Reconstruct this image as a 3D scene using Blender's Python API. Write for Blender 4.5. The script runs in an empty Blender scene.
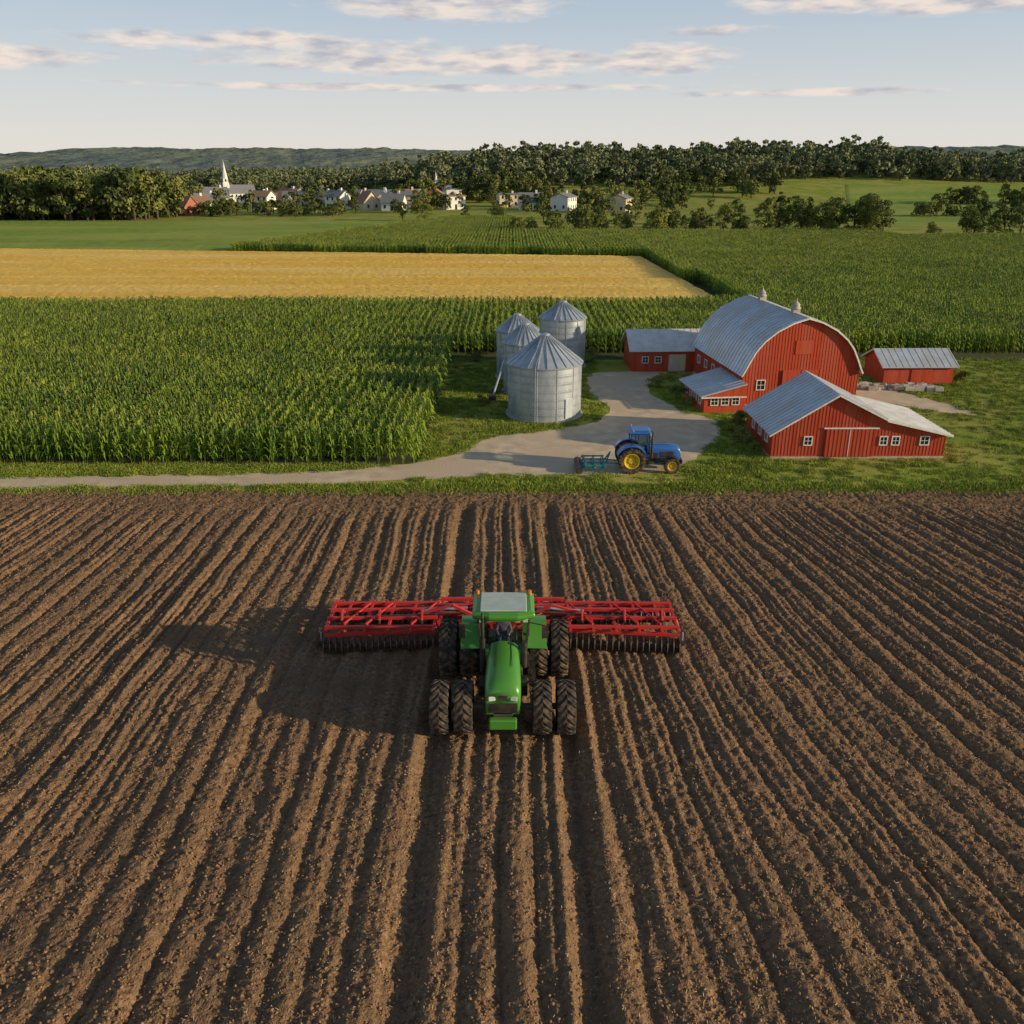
import bpy, math, random
import numpy as np
from mathutils import Vector, Matrix
random.seed(7)
S=bpy.context.scene
pi=math.pi
# ---------------------------------------------------------------- helpers
def link(o,parent=None):
    S.collection.objects.link(o)
    if parent: o.parent=parent
    return o
def empty(name,loc=(0,0,0),rot=0,parent=None):
    o=bpy.data.objects.new(name,None); o.location=loc; o.rotation_euler=(0,0,rot); o.empty_display_size=.3
    return link(o,parent)
def M(name,c1,c2=None,sc=4,rough=.6,metal=0,bump=0,bsc=20,st=(1,1,1),rnd=0,spec=.4,trans=0,det=4,lo=.35,hi=.65,bd=.02,c3=None,sc3=.3,bdet=4):
    m=bpy.data.materials.new(name); m.use_nodes=True; nt=m.node_tree; N=nt.nodes; L=nt.links
    b=N['Principled BSDF']; b.inputs['Roughness'].default_value=rough; b.inputs['Metallic'].default_value=metal
    b.inputs['Specular IOR Level'].default_value=spec
    tc=N.new('ShaderNodeTexCoord'); mp=N.new('ShaderNodeMapping'); mp.inputs['Scale'].default_value=st
    L.new(tc.outputs['Object'],mp.inputs[0])
    c2=c2 or tuple(x*.75 for x in c1)
    def nz(s,d):
        n=N.new('ShaderNodeTexNoise'); n.inputs['Scale'].default_value=s; n.inputs['Detail'].default_value=d
        L.new(mp.outputs[0],n.inputs['Vector']); return n
    n=nz(sc,det); mr=N.new('ShaderNodeMapRange'); mr.inputs['From Min'].default_value=lo; mr.inputs['From Max'].default_value=hi
    L.new(n.outputs[0],mr.inputs['Value'])
    mx=N.new('ShaderNodeMix'); mx.data_type='RGBA'; mx.inputs[6].default_value=(*c1,1); mx.inputs[7].default_value=(*c2,1)
    L.new(mr.outputs[0],mx.inputs[0]); out=mx.outputs[2]
    if c3:
        n3=nz(sc3,3); r3=N.new('ShaderNodeMapRange'); r3.inputs['From Min'].default_value=.42; r3.inputs['From Max'].default_value=.62
        L.new(n3.outputs[0],r3.inputs['Value'])
        m3=N.new('ShaderNodeMix'); m3.data_type='RGBA'; L.new(r3.outputs[0],m3.inputs[0]); L.new(out,m3.inputs[6]); m3.inputs[7].default_value=(*c3,1)
        out=m3.outputs[2]
    if rnd:
        oi=N.new('ShaderNodeObjectInfo'); hs=N.new('ShaderNodeHueSaturation')
        r=N.new('ShaderNodeMapRange'); r.inputs['To Min'].default_value=1-rnd; r.inputs['To Max'].default_value=1+rnd
        L.new(oi.outputs['Random'],r.inputs['Value']); L.new(r.outputs[0],hs.inputs['Value'])
        r2=N.new('ShaderNodeMapRange'); r2.inputs['To Min'].default_value=.5+rnd*.05; r2.inputs['To Max'].default_value=.5-rnd*.07
        L.new(oi.outputs['Random'],r2.inputs['Value']); L.new(r2.outputs[0],hs.inputs['Hue'])
        L.new(out,hs.inputs['Color']); out=hs.outputs[0]
    L.new(out,b.inputs['Base Color'])
    if bump:
        nb=nz(bsc,bdet); bp=N.new('ShaderNodeBump'); bp.inputs['Strength'].default_value=bump; bp.inputs['Distance'].default_value=bd
        L.new(nb.outputs[0],bp.inputs['Height']); L.new(bp.outputs[0],b.inputs['Normal'])
    return m
def glassmat(name,tint=(.7,.8,.8),op=.3):
    m=bpy.data.materials.new(name); m.use_nodes=True; nt=m.node_tree; N=nt.nodes; L=nt.links; N.clear()
    o=N.new('ShaderNodeOutputMaterial'); t=N.new('ShaderNodeBsdfTransparent'); t.inputs[0].default_value=(*tint,1)
    g=N.new('ShaderNodeBsdfGlossy'); g.inputs['Roughness'].default_value=.04
    lw=N.new('ShaderNodeLayerWeight'); lw.inputs[0].default_value=op; ms=N.new('ShaderNodeMixShader')
    L.new(lw.outputs['Fresnel'],ms.inputs[0]); L.new(t.outputs[0],ms.inputs[1]); L.new(g.outputs[0],ms.inputs[2]); L.new(ms.outputs[0],o.inputs[0])
    return m
def from_arrays(name,V,F,mats,parent=None,mi=None,smooth=False):
    me=bpy.data.meshes.new(name); n=F.shape[1]
    me.vertices.add(len(V)); me.vertices.foreach_set('co',np.asarray(V,dtype=np.float32).ravel())
    me.loops.add(F.size); me.loops.foreach_set('vertex_index',F.astype(np.int32).ravel())
    me.polygons.add(len(F)); me.polygons.foreach_set('loop_start',np.arange(0,F.size,n,dtype=np.int32))
    if mi is not None: me.polygons.foreach_set('material_index',mi.astype(np.int32))
    if smooth: me.polygons.foreach_set('use_smooth',np.ones(len(F),dtype=bool))
    me.update(calc_edges=True)
    for m in mats: me.materials.append(m)
    return link(bpy.data.objects.new(name,me),parent)
class MB:
    def __init__(s): s.v=[]; s.f=[]; s.m=[]
    def add(s,vs,fs,m=0):
        k=len(s.v); s.v+= [tuple(v) for v in vs]; s.f+=[tuple(i+k for i in f) for f in fs]; s.m+=[m]*len(fs)
    def quad(s,*p,m=0): s.add(p,[tuple(range(len(p)))],m)
    def box(s,x0,x1,y0,y1,z0,z1,m=0):
        vs=[(x,y,z) for z in (z0,z1) for y in (y0,y1) for x in (x0,x1)]
        s.add(vs,[(0,2,3,1),(4,5,7,6),(0,1,5,4),(2,6,7,3),(0,4,6,2),(1,3,7,5)],m)
    def beam(s,p0,p1,w,h=None,m=0):
        h=h or w; p0=Vector(p0);p1=Vector(p1); d=(p1-p0).normalized()
        up=Vector((0,0,1)) if abs(d.z)<.95 else Vector((1,0,0))
        a=d.cross(up).normalized()*w/2; b=d.cross(a).normalized()*h/2
        vs=[p+i*a+j*b for p in (p0,p1) for i,j in ((-1,-1),(1,-1),(1,1),(-1,1))]
        s.add(vs,[(0,1,2,3),(7,6,5,4),(0,4,5,1),(1,5,6,2),(2,6,7,3),(3,7,4,0)],m)
    def cyl(s,p0,p1,r0,r1=None,n=12,m=0,caps=True):
        r1=r0 if r1 is None else r1; p0=Vector(p0);p1=Vector(p1); d=(p1-p0).normalized()
        up=Vector((0,0,1)) if abs(d.z)<.95 else Vector((1,0,0))
        a=d.cross(up).normalized(); b=d.cross(a).normalized(); vs=[]
        for p,r in ((p0,r0),(p1,r1)):
            for i in range(n):
                t=2*pi*i/n; vs.append(p+(a*math.cos(t)+b*math.sin(t))*r)
        fs=[(i,n+i,n+(i+1)%n,(i+1)%n) for i in range(n)]
        if caps: fs+=[tuple(range(n)),tuple(range(2*n-1,n-1,-1))]
        s.add(vs,fs,m)
    def rev(s,prof,axis='z',n=32,m=0,c=(0,0,0)):
        vs=[];k=len(prof)
        for i in range(n):
            t=2*pi*i/n
            for (a,r) in prof:
                if axis=='z': vs.append((c[0]+r*math.cos(t),c[1]+r*math.sin(t),c[2]+a))
                else: vs.append((c[0]+r*math.sin(t),c[1]+a,c[2]+r*math.cos(t)))
        fs=[]
        for i in range(n):
            j=(i+1)%n
            for q in range(k-1): fs.append((i*k+q,j*k+q,j*k+q+1,i*k+q+1))
        s.add(vs,fs,m)
    def loft(s,secs,m=0,caps=True):
        k=len(secs[0]); vs=[p for q in secs for p in q]; fs=[]
        for i in range(len(secs)-1):
            for j in range(k):
                jj=(j+1)%k; fs.append((i*k+j,i*k+jj,(i+1)*k+jj,(i+1)*k+j))
        if caps: fs+=[tuple(range(k-1,-1,-1)),tuple(range((len(secs)-1)*k,len(secs)*k))]
        s.add(vs,fs,m)
    def prism(s,prof,y0,y1,m=0):
        s.loft([[(x,y0,z) for x,z in prof],[(x,y1,z) for x,z in prof]],m)
    def obj(s,name,mats,parent=None,bevel=0,smooth=None,loc=None):
        me=bpy.data.meshes.new(name); me.from_pydata(s.v,[],s.f)
        for m in (mats if isinstance(mats,(list,tuple)) else [mats]): me.materials.append(m)
        me.polygons.foreach_set('material_index',s.m)
        import bmesh
        bm=bmesh.new(); bm.from_mesh(me); bmesh.ops.recalc_face_normals(bm,faces=bm.faces); bm.to_mesh(me); bm.free()
        if smooth:
            me.polygons.foreach_set('use_smooth',[True]*len(me.polygons)); me.set_sharp_from_angle(angle=math.radians(smooth))
        o=link(bpy.data.objects.new(name,me),parent)
        if loc: o.location=loc
        if bevel:
            b=o.modifiers.new('bevel','BEVEL'); b.width=bevel; b.segments=2; b.limit_method='ANGLE'
        return o
_tab={}
def vn(x,y,s=0):
    if s not in _tab: _tab[s]=np.random.RandomState(s+100).rand(256,256)
    T=_tab[s]; xi=np.floor(x).astype(int); yi=np.floor(y).astype(int); fx=x-xi; fy=y-yi
    fx=fx*fx*(3-2*fx); fy=fy*fy*(3-2*fy); a=xi&255;b=yi&255;a1=(xi+1)&255;b1=(yi+1)&255
    return (T[a,b]*(1-fx)+T[a1,b]*fx)*(1-fy)+(T[a,b1]*(1-fx)+T[a1,b1]*fx)*fy
def sm(a,b,x):
    t=np.clip((x-a)/(b-a),0,1); return t*t*(3-2*t)
def grid_obj(name,X,Y,Z,mats,parent=None,smooth=True):
    ny,nx=X.shape; V=np.stack([X,Y,Z],-1).reshape(-1,3)
    i=np.arange(nx-1)[None,:]+nx*np.arange(ny-1)[:,None]; i=i.ravel()
    F=np.stack([i,i+1,i+nx+1,i+nx],-1)
    return from_arrays(name,V,F,mats,parent,smooth=smooth)
def inside(px,py,poly):
    r=np.zeros(px.shape,bool); n=len(poly)
    for i in range(n):
        x0,y0=poly[i]; x1,y1=poly[(i+1)%n]
        if y0==y1: continue
        c=((y0>py)!=(y1>py))&(px<(x1-x0)*(py-y0)/(y1-y0)+x0); r^=c
    return r
def instancer(name,P,rot,sc,template,parent):
    P=np.asarray(P,float); n=len(P); rot=np.asarray(rot); sc=np.asarray(sc)*.5
    V=np.zeros((n,4,3))
    for k,a in enumerate((-3*pi/4,-pi/4,pi/4,3*pi/4)):
        V[:,k,0]=P[:,0]+np.cos(rot+a)*sc*math.sqrt(2); V[:,k,1]=P[:,1]+np.sin(rot+a)*sc*math.sqrt(2); V[:,k,2]=P[:,2]
    o=from_arrays(name,V.reshape(-1,3),np.arange(n*4).reshape(n,4),[],parent)
    o.instance_type='FACES'; o.use_instance_faces_scale=True; o.show_instancer_for_render=False; o.show_instancer_for_viewport=False
    template.parent=o
    return o
# ---------------------------------------------------------------- materials
soilM=M('soil',(.33,.195,.105),(.15,.088,.05),sc=7,rough=.95,bump=1,bsc=16,det=6,bdet=6,spec=.12,bd=.07,c3=(.20,.122,.07),sc3=.4)
clodM=M('soil_clod',(.33,.20,.11),(.17,.10,.058),sc=9,rough=.95,spec=.1)
strawM=M('straw',(.55,.42,.25),(.32,.22,.12),sc=3,rough=.9)
grassM=M('grass',(.28,.33,.045),(.17,.23,.03),sc=1.1,rough=.95,bump=.8,bsc=9,det=7,spec=.08,bd=.08,c3=(.36,.33,.08),sc3=.11)
tuftM=M('grass_blades',(.29,.34,.05),(.18,.24,.035),sc=3,rough=.8,rnd=.35,spec=.15)
gravM=M('gravel',(.74,.57,.40),(.52,.40,.28),sc=.9,rough=.95,bump=.6,bsc=8,det=7,spec=.12,bd=.03,c3=(.60,.46,.32),sc3=.25)
cornM=M('corn_leaf',(.225,.31,.03),(.12,.205,.02),sc=1.5,rough=.6,rnd=.25,spec=.22)
tassM=M('corn_tassel',(.42,.37,.11),(.28,.27,.07),sc=2,rough=.8)
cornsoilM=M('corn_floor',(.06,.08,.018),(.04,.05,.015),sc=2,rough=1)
wheatM=M('wheat',(.95,.59,.12),(.78,.46,.08),sc=1.5,rough=.9,bump=1,bsc=6,det=6,st=(.35,2,1),spec=.1,bd=.15,c3=(.90,.60,.17),sc3=.05)
soyM=M('soy',(.25,.33,.05),(.18,.26,.04),sc=.6,rough=.9,bump=.8,bsc=4,spec=.1,bd=.2,st=(.4,1,1),c3=(.31,.34,.07),sc3=.04)
leafM=M('tree_leaves',(.20,.225,.045),(.07,.10,.022),sc=.45,rough=.7,rnd=.35,spec=.15,det=2)
leafM2=M('forest_leaves',(.17,.19,.05),(.07,.095,.034),sc=.25,rough=.8,rnd=.45,spec=.08,det=2)
hazeLeafM=M('hazed_hill_leaves',(.185,.21,.095),(.115,.14,.078),sc=.2,rough=.9,rnd=.38,spec=.05,det=1)  # distance haze painted into the leaf colour: paler, greyer green
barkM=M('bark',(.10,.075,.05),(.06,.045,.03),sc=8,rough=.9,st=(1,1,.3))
hazeHillM=M('hazed_far_forest',(.16,.195,.17),(.12,.15,.15),sc=.02,rough=1,bump=1,bsc=.05,spec=0,bd=6,c3=(.21,.23,.16),sc3=.006)  # aerial haze is part of this colour, bluish and pale; no volume
redM=M('barn_boards',(.54,.072,.028),(.37,.05,.022),sc=3,rough=.8,bump=.5,bsc=6,st=(3,3,.12),spec=.2,c3=(.46,.09,.05),sc3=.6)
whiteM=M('white_paint',(.78,.76,.71),(.62,.6,.55),sc=4,rough=.6)
roofM=M('metal_roof',(.60,.64,.70),(.49,.53,.59),sc=1.2,rough=.42,metal=.25,spec=.5,bump=.1,bsc=3,c3=(.52,.50,.49),sc3=.5)
roofwM=M('white_roof',(.78,.77,.75),(.64,.61,.58),sc=1.2,rough=.5,metal=.1,spec=.5)
galvM=M('galvanised',(.54,.58,.62),(.40,.44,.49),sc=1.5,rough=.42,metal=.5,spec=.5,st=(1,1,.4))
darkM=M('dark_interior',(.02,.02,.022),rough=.3,spec=.6)
concM=M('concrete',(.5,.45,.38),(.36,.32,.27),sc=5,rough=.9,bump=.3)
beigeM=M('door_beige',(.66,.56,.42),(.54,.46,.35),sc=3,rough=.7,st=(1,1,.2))
rubM=M('rubber',(.04,.036,.032),(.22,.145,.09),sc=5,rough=.9,lo=.42,hi=.72,spec=.2)
greenM=M('green_paint',(.075,.27,.03),(.13,.23,.06),sc=3,rough=.32,spec=.6,lo=.5,hi=.9)
blueM=M('blue_paint',(.03,.14,.50),(.04,.13,.38),sc=3,rough=.3,spec=.6)
redpM=M('red_paint',(.60,.024,.022),(.38,.07,.04),sc=3,rough=.45,spec=.45,lo=.42,hi=.75)
yelM=M('yellow_paint',(.75,.52,.02),(.6,.42,.04),sc=3,rough=.4)
rimgM=M('dusty_rim',(.35,.30,.10),(.2,.16,.09),sc=4,rough=.6)
tealM=M('teal_paint',(.01,.26,.28),rough=.5)
blkM=M('black_plastic',(.022,.022,.022),(.07,.052,.038),sc=4,rough=.5)
steelM=M('disc_steel',(.14,.12,.11),(.13,.09,.06),sc=6,rough=.5,metal=.5)
graphM=M('chassis',(.05,.055,.05),(.11,.085,.06),sc=3,rough=.6)
lightM=M('lamp_lens',(.7,.7,.66),rough=.15)
orangeM=M('orange_lens',(.8,.25,.02),rough=.3)
croofM=M('cab_roof',(.50,.56,.48),(.42,.48,.40),sc=3,rough=.3,spec=.6)
skinM=M('skin',(.5,.3,.2),rough=.6); shirtM=M('plaid_shirt',(.12,.16,.3),(.3,.08,.07),sc=12,rough=.9); jeanM=M('denim',(.05,.07,.14),rough=.9); capM=M('cap',(.05,.25,.06),rough=.8)
glM=glassmat('glass')
# ---------------------------------------------------------------- camera
H=18.0
cam=bpy.data.cameras.new('camera'); co=link(bpy.data.objects.new('camera',cam)); co.location=(0,0,H)
co.rotation_euler=(math.radians(90-21.37),0,0); cam.lens=31.18; cam.sensor_width=36; cam.clip_end=12000; S.camera=co
# ---------------------------------------------------------------- light
sd=Vector((1,-.27,0)).normalized(); EL=math.radians(13.5)
sv=Vector((sd.x*math.cos(EL),sd.y*math.cos(EL),math.sin(EL)))
sl=bpy.data.lights.new('sun','SUN'); sl.energy=5; sl.angle=math.radians(.5); sl.color=(1,.82,.53)
so=link(bpy.data.objects.new('sun',sl)); so.rotation_euler=(-sv).to_track_quat('-Z','Y').to_euler(); so.location=(60,-10,40)
w=bpy.data.worlds.new('World'); S.world=w; w.use_nodes=True; N=w.node_tree.nodes; L=w.node_tree.links
bg=N['Background']; sky=N.new('ShaderNodeTexSky'); sky.sky_type='NISHITA'; sky.sun_disc=False; sky.sun_elevation=EL
sky.sun_rotation=math.atan2(sd.x,sd.y); sky.air_density=1.0; sky.dust_density=.6; sky.ozone_density=1.2
L.new(sky.outputs[0],bg.inputs[0]); bg.inputs[1].default_value=.11
def mth(op,a,b=None,clamp=False):
    n=N.new('ShaderNodeMath'); n.operation=op; n.use_clamp=clamp
    for i,q in enumerate((a,b)):
        if q is None: continue
        if isinstance(q,(int,float)): n.inputs[i].default_value=q
        else: L.new(q,n.inputs[i])
    return n.outputs[0]
tc=N.new('ShaderNodeTexCoord'); sx=N.new('ShaderNodeSeparateXYZ'); L.new(tc.outputs['Generated'],sx.inputs[0])
az=mth('ARCTAN2',sx.outputs[0],sx.outputs[1]); el=mth('ARCSINE',sx.outputs[2])
cx=N.new('ShaderNodeCombineXYZ'); L.new(mth('MULTIPLY',az,11),cx.inputs[0]); L.new(mth('MULTIPLY',el,44),cx.inputs[1])
nz=N.new('ShaderNodeTexNoise'); nz.inputs['Scale'].default_value=1.6; nz.inputs['Detail'].default_value=8; nz.inputs['Roughness'].default_value=.6; L.new(cx.outputs[0],nz.inputs[0])
tot=None
for a0,e0,wa,we in ((-.03,.097,.27,.014),(-.25,.111,.17,.010),(.145,.098,.07,.016),(-.07,.148,.13,.017),(-.47,.092,.08,.010),(.335,.143,.13,.011),(.42,.138,.09,.013),(.30,.066,.12,.004),(-.1,.073,.3,.004),(.2,.122,.06,.005),(-.62,.13,.1,.015),(.7,.12,.15,.014),(1.2,.16,.3,.03),(-1.3,.14,.3,.03)):
    g=mth('SUBTRACT',1,mth('ADD',mth('POWER',mth('ABSOLUTE',mth('MULTIPLY',mth('SUBTRACT',az,a0),1/wa)),2),mth('POWER',mth('ABSOLUTE',mth('MULTIPLY',mth('SUBTRACT',el,e0),1/we)),2)))
    g=mth('MAXIMUM',g,-1)
    tot=g if tot is None else mth('MAXIMUM',tot,g)
k=mth('ADD',mth('MULTIPLY',tot,.29),nz.outputs[0])
mr=N.new('ShaderNodeMapRange'); mr.interpolation_type='SMOOTHSTEP'; mr.inputs['From Min'].default_value=.42; mr.inputs['From Max'].default_value=.78; mr.inputs['To Max'].default_value=.92; L.new(k,mr.inputs[0])
# cloud colour mottled by noise, grey to warm cream
nz2=N.new('ShaderNodeTexNoise'); nz2.inputs['Scale'].default_value=2.2; nz2.inputs['Detail'].default_value=5; L.new(cx.outputs[0],nz2.inputs[0])
cm=N.new('ShaderNodeMix'); cm.data_type='RGBA'; cm.inputs[6].default_value=(.50,.51,.57,1); cm.inputs[7].default_value=(.92,.80,.71,1)
m2=N.new('ShaderNodeMapRange'); m2.inputs[1].default_value=.36; m2.inputs[2].default_value=.58; L.new(nz2.outputs[0],m2.inputs[0]); L.new(m2.outputs[0],cm.inputs[0])
bg2=N.new('ShaderNodeBackground'); L.new(cm.outputs[2],bg2.inputs[0]); bg2.inputs[1].default_value=.95
bgh=N.new('ShaderNodeBackground'); bgh.inputs[1].default_value=1
hc=N.new('ShaderNodeMix'); hc.data_type='RGBA'; hc.inputs[6].default_value=(.80,.76,.69,1); hc.inputs[7].default_value=(.40,.54,.72,1)
hm=N.new('ShaderNodeMapRange'); hm.inputs[1].default_value=0; hm.inputs[2].default_value=.20; L.new(el,hm.inputs[0]); L.new(hm.outputs[0],hc.inputs[0]); L.new(hc.outputs[2],bgh.inputs[0])
hf=N.new('ShaderNodeMapRange'); hf.inputs[1].default_value=.05; hf.inputs[2].default_value=.6; hf.inputs[3].default_value=.92; hf.inputs[4].default_value=.05; L.new(el,hf.inputs[0])
mh=N.new('ShaderNodeMixShader'); L.new(hf.outputs[0],mh.inputs[0]); L.new(bg.outputs[0],mh.inputs[1]); L.new(bgh.outputs[0],mh.inputs[2])
ms=N.new('ShaderNodeMixShader'); L.new(mr.outputs[0],ms.inputs[0]); L.new(mh.outputs[0],ms.inputs[1]); L.new(bg2.outputs[0],ms.inputs[2]); L.new(ms.outputs[0],N['World Output'].inputs[0])
S.view_settings.view_transform='Standard'; S.view_settings.look='None'; S.view_settings.exposure=0
# ---------------------------------------------------------------- terrain
def hz(x,y):
    x=np.asarray(x,float); y=np.asarray(y,float)
    r=sm(420,700,y)*(1-sm(1000,1500,y))*sm(-180,60,x)*(18+6*(vn(x/110,y/160,3)-.5)*2)
    r2=sm(560,900,y)*(1-sm(1000,1500,y))*(1-sm(-180,60,x))*(2+4*vn(x/200,y/200,4))
    return r+r2
xs=np.unique(np.concatenate([np.linspace(-6000,-700,12),np.linspace(-700,900,101),np.linspace(900,6000,12)]))
ys=np.unique(np.concatenate([[-400,-100,48.6,49.6],np.linspace(60,380,20),np.linspace(380,1600,80),np.linspace(1600,9000,10)]))
X,Y=np.meshgrid(xs,ys); Z=hz(X,Y); Z=np.where(Y<49,-.6,Z)
grid_obj('ground',X,Y,Z,[grassM])
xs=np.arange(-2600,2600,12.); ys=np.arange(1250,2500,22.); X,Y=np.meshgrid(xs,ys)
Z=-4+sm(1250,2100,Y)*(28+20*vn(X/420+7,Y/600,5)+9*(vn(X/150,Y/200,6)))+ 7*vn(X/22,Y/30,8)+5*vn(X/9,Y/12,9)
grid_obj('distant_hills',X,Y,Z,[hazeHillM])
# ---------------------------------------------------------------- ploughed field
xs=np.arange(-36,36,.055); ys=np.concatenate([np.arange(6,13,.25),np.arange(13,49.6,.055)])
X,Y=np.meshgrid(xs,ys)
def soilh(X,Y):
    mean=.45*(vn(X/4+5,Y/9,10)-.5)+.16*(vn(X*1.2,Y/2,11)-.5)
    R=X-.013*np.maximum(X-1.5,0)*(44-Y)+.004*np.maximum(-X-6,0)*(44-Y)+mean+60
    P=.92; ri=np.floor(R/P); ph=(R/P-ri)
    rr0=vn(ri*7.31,np.zeros_like(ri)+.5,12)
    amp=.045+.19*rr0+.08*(vn(R*.6,Y*.2,13)-.5)
    h=amp*(np.abs(np.sin(pi*ph))**.8)-.07
    h+=.04*np.sin(2*pi*R/.31+3*rr0)*vn(R*.5,Y*.12,25)
    h+=.08*(vn(X*.35,Y*.08,23)-.5)
    fl=1-sm(43.5,47.5,Y+2.5*(vn(X*.3,Y*0,14)-.5)); h=h*(.12+.88*fl)
    h+=(1-fl)*.06*np.abs(np.sin(Y*3.1+.6*vn(X*.1,Y,26)))
    for c,wd,dp in ((-2.6,.38,.24),(2.0,.38,.24),(-1.7,.2,.05),(1.15,.2,.05)):
        d=np.exp(-((X+.08*(vn(Y*.5,Y*0+c,15)-.5)-c)/wd)**2*1.4); h-=dp*d*(1-sm(46,48,Y))
        d2=np.exp(-((np.abs(X-c)-wd*1.55)/.16)**2); h+=.08*d2*(dp>.1)*(1-sm(46,48,Y))
    a=vn(X*3.1,Y*3.1,16); b=vn(X*7,Y*7,17); c=vn(X*13,Y*13,18)
    h+=.07*(a-.5)+.085*np.abs(b-.5)+.06*(c-.5)
    return h
Z=soilh(X,Y)+.03
Z=np.where(Y>49.25+.5*(vn(X*.8,X*0,27)-.5),-.25,Z)
field=empty('ploughed_field')
grid_obj('soil_surface',X,Y,Z,[soilM],field)
for n,a,b in (('soil_outer_left',-160,-35.9),('soil_outer_right',35.9,160)):
    xs=np.arange(a,b+.01,.31); ys=np.arange(6,49.4,.5); X2,Y2=np.meshgrid(xs,ys); grid_obj(n,X2,Y2,.02+.1*np.abs(np.sin(pi*X2/.8))+.05*vn(X2*3,Y2*3,2),[soilM],field)
r=np.random.RandomState(3)
def density_pts(n,y0,y1,xh):
    y=y0+(y1-y0)*r.rand(n)**1.3; x=(r.rand(n)*2-1)*(xh(y)); return x,y
n=46000; x,y=density_pts(n,13.5,49,lambda y:y*.64+4); x=np.clip(x,-35,35); z=soilh(x,y)+.03
s=(.014+.045*r.rand(n)**2.6)
B=np.array([(1,0,0),(0,1,0),(-1,0,0),(0,-1,0),(0,0,1),(0,0,-1)],float)
V=B[None]*s[:,None,None]*(.6+.8*r.rand(n,6,1)); a=r.rand(n)*6.3; ca,sa=np.cos(a)[:,None],np.sin(a)[:,None]
V=np.stack([V[:,:,0]*ca-V[:,:,1]*sa,V[:,:,0]*sa+V[:,:,1]*ca,V[:,:,2]*.8],-1)+np.stack([x,y,z+s*.3],-1)[:,None]
T=np.array([(0,1,4),(1,2,4),(2,3,4),(3,0,4),(1,0,5),(2,1,5),(3,2,5),(0,3,5)])
from_arrays('soil_clods',V.reshape(-1,3),(T[None]+6*np.arange(n)[:,None,None]).reshape(-1,3),[clodM],field)
n=24000; x,y=density_pts(n,13.5,49,lambda y:y*.64+4); x=np.clip(x,-35,35); kk=vn(x*.5,y*.2,28)+.5*r.rand(n)>.62; x=x[kk];y=y[kk];n=len(x); z=soilh(x,y)+.045
a=r.rand(n)*6.3; l=.012+.04*r.rand(n); wd=.004+.006*r.rand(n); dx=np.cos(a)*l; dy=np.sin(a)*l; ex=-np.sin(a)*wd; ey=np.cos(a)*wd; dz=(r.rand(n)-.3)*.04
V=np.stack([np.stack([x-dx-ex,y-dy-ey,z-dz],-1),np.stack([x+dx-ex,y+dy-ey,z+dz],-1),np.stack([x+dx+ex,y+dy+ey,z+dz+.008],-1),np.stack([x-dx+ex,y-dy+ey,z-dz+.008],-1)],1)
from_arrays('straw_residue',V.reshape(-1,3),np.arange(4*n).reshape(n,4),[strawM],field)
# ---------------------------------------------------------------- gravel road/yard
yard=[(-120,47.9),(-30.4,49.6),(-21.5,49.9),(-12.8,50.5),(-5.7,51.6),(-.75,52.2),(4.6,52.3),(8,52.6),(10.6,53.8),(12.2,55.9),(13.6,58.5),(15.2,62.5),(15.0,66),(13.7,67),(12.6,70),(11.6,74),(13.4,80.6),(16,81.6),(15,82),(10,81.9),(7.2,80.6),(6.8,73),(7.8,68.6),(6.2,64.6),(1.8,62),(-1.8,60.2),(-3.4,57),(-7.2,54.4),(-13.4,53),(-22.6,52.3),(-31.6,51.8),(-120,50.3)]
def smooth_poly(P,k=6,j=.12):
    out=[];n=len(P)
    for i in range(n):
        p0,p1,p2,p3=[np.array(P[(i+q)%n],float) for q in (-1,0,1,2)]
        if np.linalg.norm(p2-p1)>=30:
            for t in np.linspace(0,1,40,endpoint=False): out.append(p1+(p2-p1)*t+r.randn(2)*[0,j])
            continue
        for t in np.linspace(0,1,k,endpoint=False):
            q=.5*((2*p1)+(-p0+p2)*t+(2*p0-5*p1+4*p2-p3)*t*t+(-p0+3*p1-3*p2+p3)*t**3) if np.linalg.norm(p1-p0)<30 and np.linalg.norm(p3-p2)<30 else p1+(p2-p1)*t
            out.append(q+r.randn(2)*j)
    return [(float(a),float(b)) for a,b in out]
yp=smooth_poly(yard)
mb=MB(); mb.quad(*[(a,b,.012) for a,b in yp]); mb.obj('gravel_road',gravM)
dp=smooth_poly([(29,72),(33,68),(36,66.5),(35,70),(33,74),(31,76.4),(29,75.6)],6,.1)
mb=MB(); mb.quad(*[(a,b,.012) for a,b in dp]); mb.obj('dirt_path',gravM)
# ---------------------------------------------------------------- grass tufts
mb=MB(); rr=random.Random(4)
for i in range(60):
    a=rr.random()*6.3; d=rr.random()**.5*.45; bx,by=math.cos(a)*d,math.sin(a)*d; h=.07+.11*rr.random(); a2=rr.random()*6.3; w_=.018; lx,ly=math.cos(a2),math.sin(a2); t=.1*rr.random()
    mb.add([(bx-lx*w_,by-ly*w_,0),(bx+lx*w_,by+ly*w_,0),(bx+t*ly+lx*w_*.6,by-t*lx+ly*w_*.6,h*.6),(bx+2*t*ly,by-2*t*lx,h)],[(0,1,2,3)])
tuft=mb.obj('grass_tuft',tuftM)
x=[];y=[]
def addp(n,x0,x1,y0,y1):
    x.extend(x0+(x1-x0)*r.rand(n)); y.extend(y0+(y1-y0)*r.rand(n))
addp(2600,-36,36,48.9,50.2); addp(1800,-36,-5,51.5,54.3); addp(1800,-6,16,49.6,64); addp(6500,11,56,49.6,88); addp(2500,-6,8,56,88)
x=np.array(x);y=np.array(y)
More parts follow.
